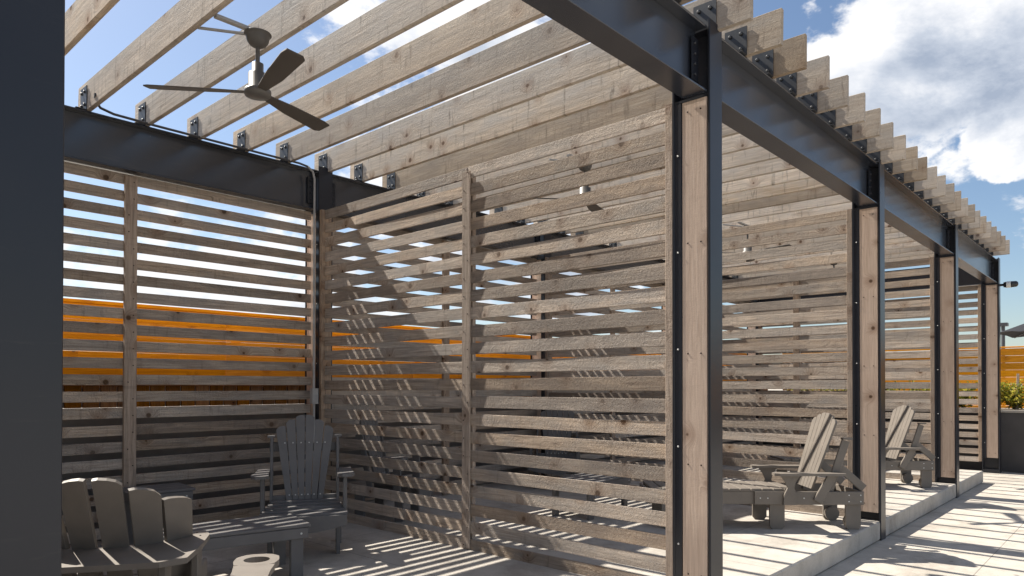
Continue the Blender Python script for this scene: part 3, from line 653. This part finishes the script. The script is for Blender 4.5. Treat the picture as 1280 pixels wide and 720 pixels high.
# barrel-backed chairs in the left foreground
def make_barrel(cup=False, low=False):
    r_ = empty('barrel_chair'); h = .575
    ring_i = [(.335, .26), (.30, .12), (.24, .03), (.15, -.03), (.05, -.06)]; ring_i = ring_i+[(-x, y) for x, y in reversed(ring_i)]
    outer = [(-.44, .16), (-.45, -.10), (-.44, -.36), (-.34, -.425), (-.15, -.435), (0, -.435), (.15, -.435), (.34, -.425), (.44, -.36), (.45, -.10), (.44, .16), (.40, .26)]
    back = [(-.40, .26)]+outer[:-1]+[(.40, .26)]
    q = MB(); pts = back+[(x, y) for x, y in ring_i]
    q.prism(pts, (0, 0, h), (1, 0, 0), (0, 1, 0), .026)
    q.screws([(s_*x, y, h+.013) for s_ in (-1, 1) for x, y in ((.37, .20), (.40, .12))], (0, 0, 1), .006); q.build('armrest_ring', [M['poly'], M['black']], r_)
    # the slats follow a curve in plan and lean back
    tops = ([.905, .93, .90, .79] if not low else [.60, .61, .60, .58])
    for s_ in (-1, 1):
        for i in range(3):
            pass
    arcx = [0, .122, .243, .340]; arcy = [-.075, -.055, .02, .16]
    sl = MB()
    hs = [.935, .880, .815] if not low else [.62, .615, .60]
    for s_ in (-1, 1):
        for i in range(3):
            xa, xb = s_*arcx[i], s_*arcx[i+1]; ya, yb = arcy[i], arcy[i+1]
            A = Vector((xa, ya, 0)); B_ = Vector((xb, yb, 0)); lat = (B_-A).normalized(); mid = (A+B_)/2
            nrm = Vector((-lat.y, lat.x, 0)) if s_ > 0 else Vector((lat.y, -lat.x, 0))     # inward (towards the sitter)
            if low: upv = Vector((0, -.75, .66)).normalized()
            else: upv = (Vector((0, 0, 1))-Vector((0, 1, 0))*.48+Vector((lat.x*s_, 0, 0))*.10*s_*(i+.5)/2.5).normalized()
            w_ = (B_-A).length; ln = (hs[i]-.30)/upv.z; g_ = .007; dr = [.034, .050, .030][i]
            base = mid+Vector((0, .13, .30))+Vector((0, 0, 0))
            w0, w1 = w_*.46, w_*.535
            if s_ > 0: pts = [(-w0+g_, 0), (w0-g_, 0), (w1-g_, ln-dr), (w1*.55, ln-dr*.42), (0, ln-dr*.12), (-w1*.55, ln), (-w1+g_, ln-.004)]
            else: pts = [(-w0+g_, 0), (w0-g_, 0), (w1-g_, ln-dr), (w1*.55, ln-dr*.42), (0, ln-dr*.12), (-w1*.55, ln), (-w1+g_, ln-.004)]
            sl.prism(pts, base, lat, upv, .022)
    sl.build('backrest', M['poly'], r_)
    q = MB()
    for k in range(5): q.board((-.28, .06+k*.10, .37+.004*k), (.28, .06+k*.10, .37+.004*k), (0, 1, 0), .092, .022, .004)
    q.build('seat', M['poly'], r_)
    for s_ in (-1, 1):
        q = MB(); q.board((s_*.375, .16, 0), (s_*.375, .16, h-.014), (0, 1, 0), .10, .036, .005); q.build('leg', M['poly'], r_)
        q = MB(); q.board((s_*.33, -.36, 0), (s_*.33, -.28, h-.014), (0, 1, 0), .10, .036, .005); q.build('leg', M['poly'], r_)
        q = MB(); q.board((s_*.345, .54, .33), (s_*.345, -.34, .26), (0, 0, 1), .10, .024, .005); q.build('side_rail', M['poly'], r_)
    return r_
ca = make_barrel(); aim(ca, 1.20, 3.75, .57, .82)
tag(ca, 'brown-grey barrel-backed garden chair seen from behind, next to the big dark column', 'armchair')

def make_low_chair():
    """reclined chair whose left armrest carries a cup hole; origin under the tip of that armrest"""
    r_ = empty('reclined_chair'); h = .585
    bm = bmesh.new()
    out_ = [(-.045, 0), (.045, 0), (.088, -.045), (.095, -.12), (.075, -.20), (.075, -.30), (.07, -.62), (-.07, -.62), (-.075, -.30), (-.082, -.20), (-.095, -.12), (-.088, -.045)]
    n_ = 24; hole = [(.055*math.cos(2*math.pi*k/n_), -.105+.055*math.sin(2*math.pi*k/n_)) for k in range(n_)]
    def ringv(pts, z): return [bm.verts.new((x, y, z)) for x, y in pts]
    def sample(an):   # outline point in direction an from the hole centre
        best = None; dx, dy = math.cos(an), math.sin(an)
        for i in range(len(out_)):
            (x1, y1), (x2, y2) = out_[i], out_[(i+1) % len(out_)]; y1 += .105; y2 += .105
            if y1 < -.12 or y2 < -.12: continue
            ex, ey = x2-x1, y2-y1; dd = dx*ey-dy*ex
            if abs(dd) < 1e-9: continue
            t = (x1*ey-y1*ex)/dd; s_ = (x1*dy-y1*dx)/dd
            if t > 0 and -1e-6 <= s_ <= 1+1e-6 and (best is None or t < best): best = t
        if best is None: best = .095/abs(dy) if dy else .09
        p = (dx*best, max(dy*best, -.095)); return (p[0], p[1]-.105)
    ob = [sample(2*math.pi*k/n_) for k in range(n_)]
    for z0, z1 in ((h-.013, h+.013),):
        a1, b1, a2, b2 = ringv(hole, z0), ringv(ob, z0), ringv(hole, z1), ringv(ob, z1)
        for k in range(n_):
            j = (k+1) % n_
            bm.faces.new((a2[k], b2[k], b2[j], a2[j])); bm.faces.new((a1[j], b1[j], b1[k], a1[k]))
            bm.faces.new((a1[k], a2[k], a2[j], a1[j])); bm.faces.new((b1[j], b2[j], b2[k], b1[k]))
    bmesh.ops.recalc_face_normals(bm, faces=bm.faces)
    me = bpy.data.meshes.new('armrest'); bm.to_mesh(me); bm.free(); me.materials.append(M['poly'])
    # rear run of the armrest joins the same part
    q = MB(); q.prism([(-.083, -.198), (.083, -.198), (.075, -.30), (.07, -.62), (-.07, -.62), (-.075, -.30)], (0, 0, h), (1, 0, 0), (0, 1, 0), .026)
    o2 = q.build('armrest', M['poly'], r_)
    bm = bmesh.new(); bm.from_mesh(o2.data); bm.from_mesh(me); bm.to_mesh(o2.data); bm.free()
    W2 = -.62
    q = MB(); q.prism(arm_outline(.115, .34), (W2, -.62, h), (1, 0, 0), (0, 1, 0), .026); q.build('armrest', M['poly'], r_)
    for x in (0, W2):
        yl = -.26 if x == 0 else -.42
        q = MB(); box(q, x-.018, x+.018, yl, yl+.10, 0, h-.014, .004, 'z'); q.build('leg', M['poly'], r_)
        q = MB(); box(q, x-.018, x+.018, -.64, -.55, 0, h-.014, .004, 'z'); q.build('leg', M['poly'], r_)
    q = MB()
    for k in range(5): q.board((W2+.03, -.14-k*.09, .33-.012*k), (-.03, -.10-k*.10, .33-.012*k), (0, 1, 0), .092, .022, .004)
    q.build('seat', M['poly'], r_)
    fan_back(r_, Vector((W2/2, -.52, .28)), Vector((0, -.80, .60)).normalized(), (1, 0, 0), None, [.40, .44, .47, .47, .44, .40], .40, .52, 'poly')
    return r_
cl = make_low_chair(); aim(cl, 1.585, 2.985, .56, .83)
tag(cl, 'reclined chair at the bottom edge, only its sunlit armrest with round cup hole showing', 'armchair')

# ------------------------------------------------------------------ planters and fences
def planter(name, x0, x1, y0, y1, h, label):
    e_ = empty(name, (0, 0, 0)); tag(e_, label, 'planter')
    q = MB(); box(q, x0, x1, y0, y1, .002, h, .006, 'y' if (y1-y0) > (x1-x0) else 'x'); q.build('wall', M['stucco'], e_)
    q = MB()
    box(q, x0-.02, x0+.18, y0-.02, y1+.02, h+.001, h+.045, .004, 'y'); box(q, x1-.18, x1+.02, y0-.02, y1+.02, h+.001, h+.045, .004, 'y')
    box(q, x0+.181, x1-.181, y0-.02, y0+.18, h+.001, h+.045, .004, 'x'); box(q, x0+.181, x1-.181, y1-.18, y1+.02, h+.001, h+.045, .004, 'x')
    q.build('cap', M['cap'], e_)
    q = MB(); box(q, x0+.182, x1-.182, y0+.182, y1-.182, h+.0015, h+.03, .002, 'y' if (y1-y0) > (x1-x0) else 'x'); q.build('soil', M['earth'], e_)
    return e_
planter('end_planter', 15.42, 16.85, -6.0, 6.70, 1.07, 'long dark grey planter with a pale cap past the end of the pergola')
# low wall and cedar fence right behind the pergola
lw = empty('garden_wall'); tag(lw, 'dark grey wall with a pale cap close behind the back screen', 'wall')
q = MB(); box(q, -4, 17.0, 6.86, 7.06, 0, 1.315, .005); q.build('wall', M['gwall'], lw)
q = MB(); box(q, -4, 17.0, 6.845, 7.075, 1.316, 1.345, .004); q.build('cap', M['cap'], lw)
fb = empty('cedar_fence'); tag(fb, 'bright orange cedar board fence on the wall behind the back screen', 'fence')
q = MB()
zs = [1.640, 1.780, 1.920, 2.060, 2.200]
BK = MB(); box(BK, -4, 17.0, 7.003, 7.018, 1.348, 1.66, .002); BK.build('added_dark_backing', M['batten'], fb)  # added dark sheet that shuts out the sky so picket gaps stay black
for z in zs:
    x = -4.0
    while x < 17.0:
        ln = 2.44; q.board((x+.002, 6.96, z), (min(17.0, x+ln)-.002, 6.96, z), (0, 0, 1), .1385, .022, .002, seg=4, bow=.0012); x += ln
q.build('board_panel', M['cedar'], fb)
q = MB()
x = -4.0
while x < 17.0:
    q.board((x, 6.99, 1.347), (x, 6.99, 1.545), (1, 0, 0), .128, .02, .002); x += .142
q.build('picket_panel', M['picket'], fb)
q = MB(); box(q, -4, 17.0, 6.945, 6.985, 1.548, 1.568, .003); q.build('rail', M['picket'], fb)
q = MB(); box(q, -4, 17.0, 6.93, 6.99, 2.270, 2.300, .003); q.build('top_rail', M['cedar'], fb)
for k in range(9):
    q = MB(); box(q, -3.9+k*2.44, -3.81+k*2.44, 7.020, 7.058, 1.347, 2.268, .004, 'z'); q.build('post', M['cedar'], fb)
fr = empty('cedar_fence'); tag(fr, 'orange cedar board fence beyond the shrubs of the end planter', 'fence')
q = MB()
for j in range(9):
    z = 1.09+j*.142
    for y in (-8, -5.56, -3.12, -.68, 1.76, 4.2): q.board((17.0, y+.002, z), (17.0, y+2.438, z), (0, 0, 1), .138, .022, .003, seg=3, bow=.002)
q.build('board_panel', M['cedar'], fr)
for y in (-5.56, -3.12, -.68, 1.76, 4.2, 6.5):
    q = MB(); box(q, 17.02, 17.11, y-.045, y+.045, 0, 2.30, .004, 'z'); q.build('post', M['cedar'], fr)
q = MB(); box(q, 16.95, 17.08, -8, 6.63, 2.312, 2.336, .003, 'y'); q.build('top_rail', M['cedar'], fr)

# shrubs in the end planter
def shrub(x, y, seed, label):
    rg = random.Random(seed); e_ = empty('planter_shrub', (x, y, 1.10)); tag(e_, label, 'shrub', 'shrubs in the end planter')
    st = MB(); lf = MB()
    for k in range(28):
        an = rg.uniform(0, 6.28); sp = rg.uniform(.05, .42); h = rg.uniform(.14, .52)
        p0 = Vector((0, 0, 0)); p1 = Vector((math.cos(an)*sp*.5, math.sin(an)*sp*.5, h*.7)); p2 = Vector((math.cos(an)*sp, math.sin(an)*sp, h))
        st.tube([p0, p1, p2], [.006, .004, .002], 5)
        for j in range(42):
            u = rg.uniform(.25, 1.05); c_ = p0.lerp(p1, min(1, u*2)) if u < .5 else p1.lerp(p2, (u-.5)*2)
            c_ = c_+Vector((rg.gauss(0, .035), rg.gauss(0, .035), rg.gauss(0, .03)))
            d = Vector((rg.gauss(0, 1), rg.gauss(0, 1), rg.gauss(.3, .7))).normalized(); s_ = d.cross(Vector((rg.gauss(0, 1), rg.gauss(0, 1), rg.gauss(0, 1)))).normalized()
            ln = rg.uniform(.035, .07); wd = ln*.33
            lf.add([c_, c_+d*ln*.5+s_*wd, c_+d*ln, c_+d*ln*.5-s_*wd], [(0, 1, 2, 3)], None, rg.random())
    lf.build('foliage', M['leaf'], e_); st.build('stems', M['bark'], e_)
    return e_
rows = [(-1.9, 'shrub of the end planter farthest out from the pergola'), (-1.3, 'second shrub from the open end of the end planter'), (-.7, 'third shrub from the open end of the end planter'),
        (-.1, 'fourth shrub from the open end of the end planter'), (.45, 'shrub of the end planter just outside the right edge of the view'), (.95, 'low shrub under the parasol tip in the end planter'),
        (1.45, 'yellow-green shrub in the end planter at the right edge of the view'), (1.9, 'leafy yellow-green shrub around the wooden stake in the end planter'),
        (2.3, 'yellow-green shrub in the end planter just right of the last column'), (2.75, 'yellow-green shrub behind the narrow end opening, nearest the last column'),
        (3.2, 'second shrub behind the end screen, counted from the last column'), (3.65, 'third shrub behind the end screen, counted from the last column'),
        (4.1, 'fourth shrub behind the end screen, at the middle batten'), (4.6, 'fifth shrub behind the end screen, counted from the last column'),
        (5.1, 'sixth shrub behind the end screen, toward the back wall'), (5.7, 'shrub behind the end screen in the corner by the back wall')]
for i, (y, lb) in enumerate(rows): shrub(15.92+random.uniform(-.10, .22), y, 40+i, lb)
q = MB(); q.board((15.9, 1.88, 1.10), (15.92, 1.86, 1.78), (1, 0, 0), .04, .04, .003); tag(q.build('garden_stake', M['batten']), 'thin upright wooden stake among the shrubs of the end planter', 'stake')

# parasol and lamp post beyond the fence
u = empty('market_umbrella', (19.2, 1.12, 0)); tag(u, 'black canvas market umbrella showing its tip over the cedar fence at the far right', 'umbrella')
q = MB(); n_ = 8; rad = 1.62; za, ze = 3.45, 2.68
V = [(0, 0, za)]
for k in range(n_*4):
    an = 2*math.pi*k/(n_*4)+.18; fr_ = (k % 4)/4; cr_ = math.cos(math.pi/n_)/math.cos((fr_-.5)*2*math.pi/n_)
    V.append((rad*cr_*math.cos(an), rad*cr_*math.sin(an), ze+.05*math.sin(math.pi*fr_)))
mid_ = [(x*.5, y*.5, za*.46+z*.54-.03) for x, y, z in V[1:]]
V2 = V+mid_; n4 = n_*4
F = [(0, 1+n4+k, 1+n4+(k+1) % n4) for k in range(n4)]+[(1+n4+k, 1+k, 1+(k+1) % n4, 1+n4+(k+1) % n4) for k in range(n4)]
q.add(V2, F); q.build('canopy', M['canvas'], u)
q = MB()
for k in range(n_):
    an = 2*math.pi*k/n_+.18; q.tube([(0, 0, za-.06), (rad*.5*math.cos(an), rad*.5*math.sin(an), za*.46+ze*.54-.06), (rad*.97*math.cos(an), rad*.97*math.sin(an), ze-.005)], .009, 6)
q.build('ribs', M['pipedark'], u)
q = MB(); q.tube([(0, 0, 0), (0, 0, za+.06)], .024, 12); q.build('pole', M['pipedark'], u)
lp = empty('lamp_post', (30, 3.93, 0)); tag(lp, 'slim dark lamp post with a flat box head standing beyond the cedar fence', 'lamp post')
q = MB(); q.tube([(0, 0, 0), (0, 0, 3.66)], .06, 12); q.build('pole', M['pipedark'], lp)
q = MB(); box(q, -.14, .14, -.15, .15, 3.66, 3.78, .01); q.build('lamp_head', M['pipedark'], lp)
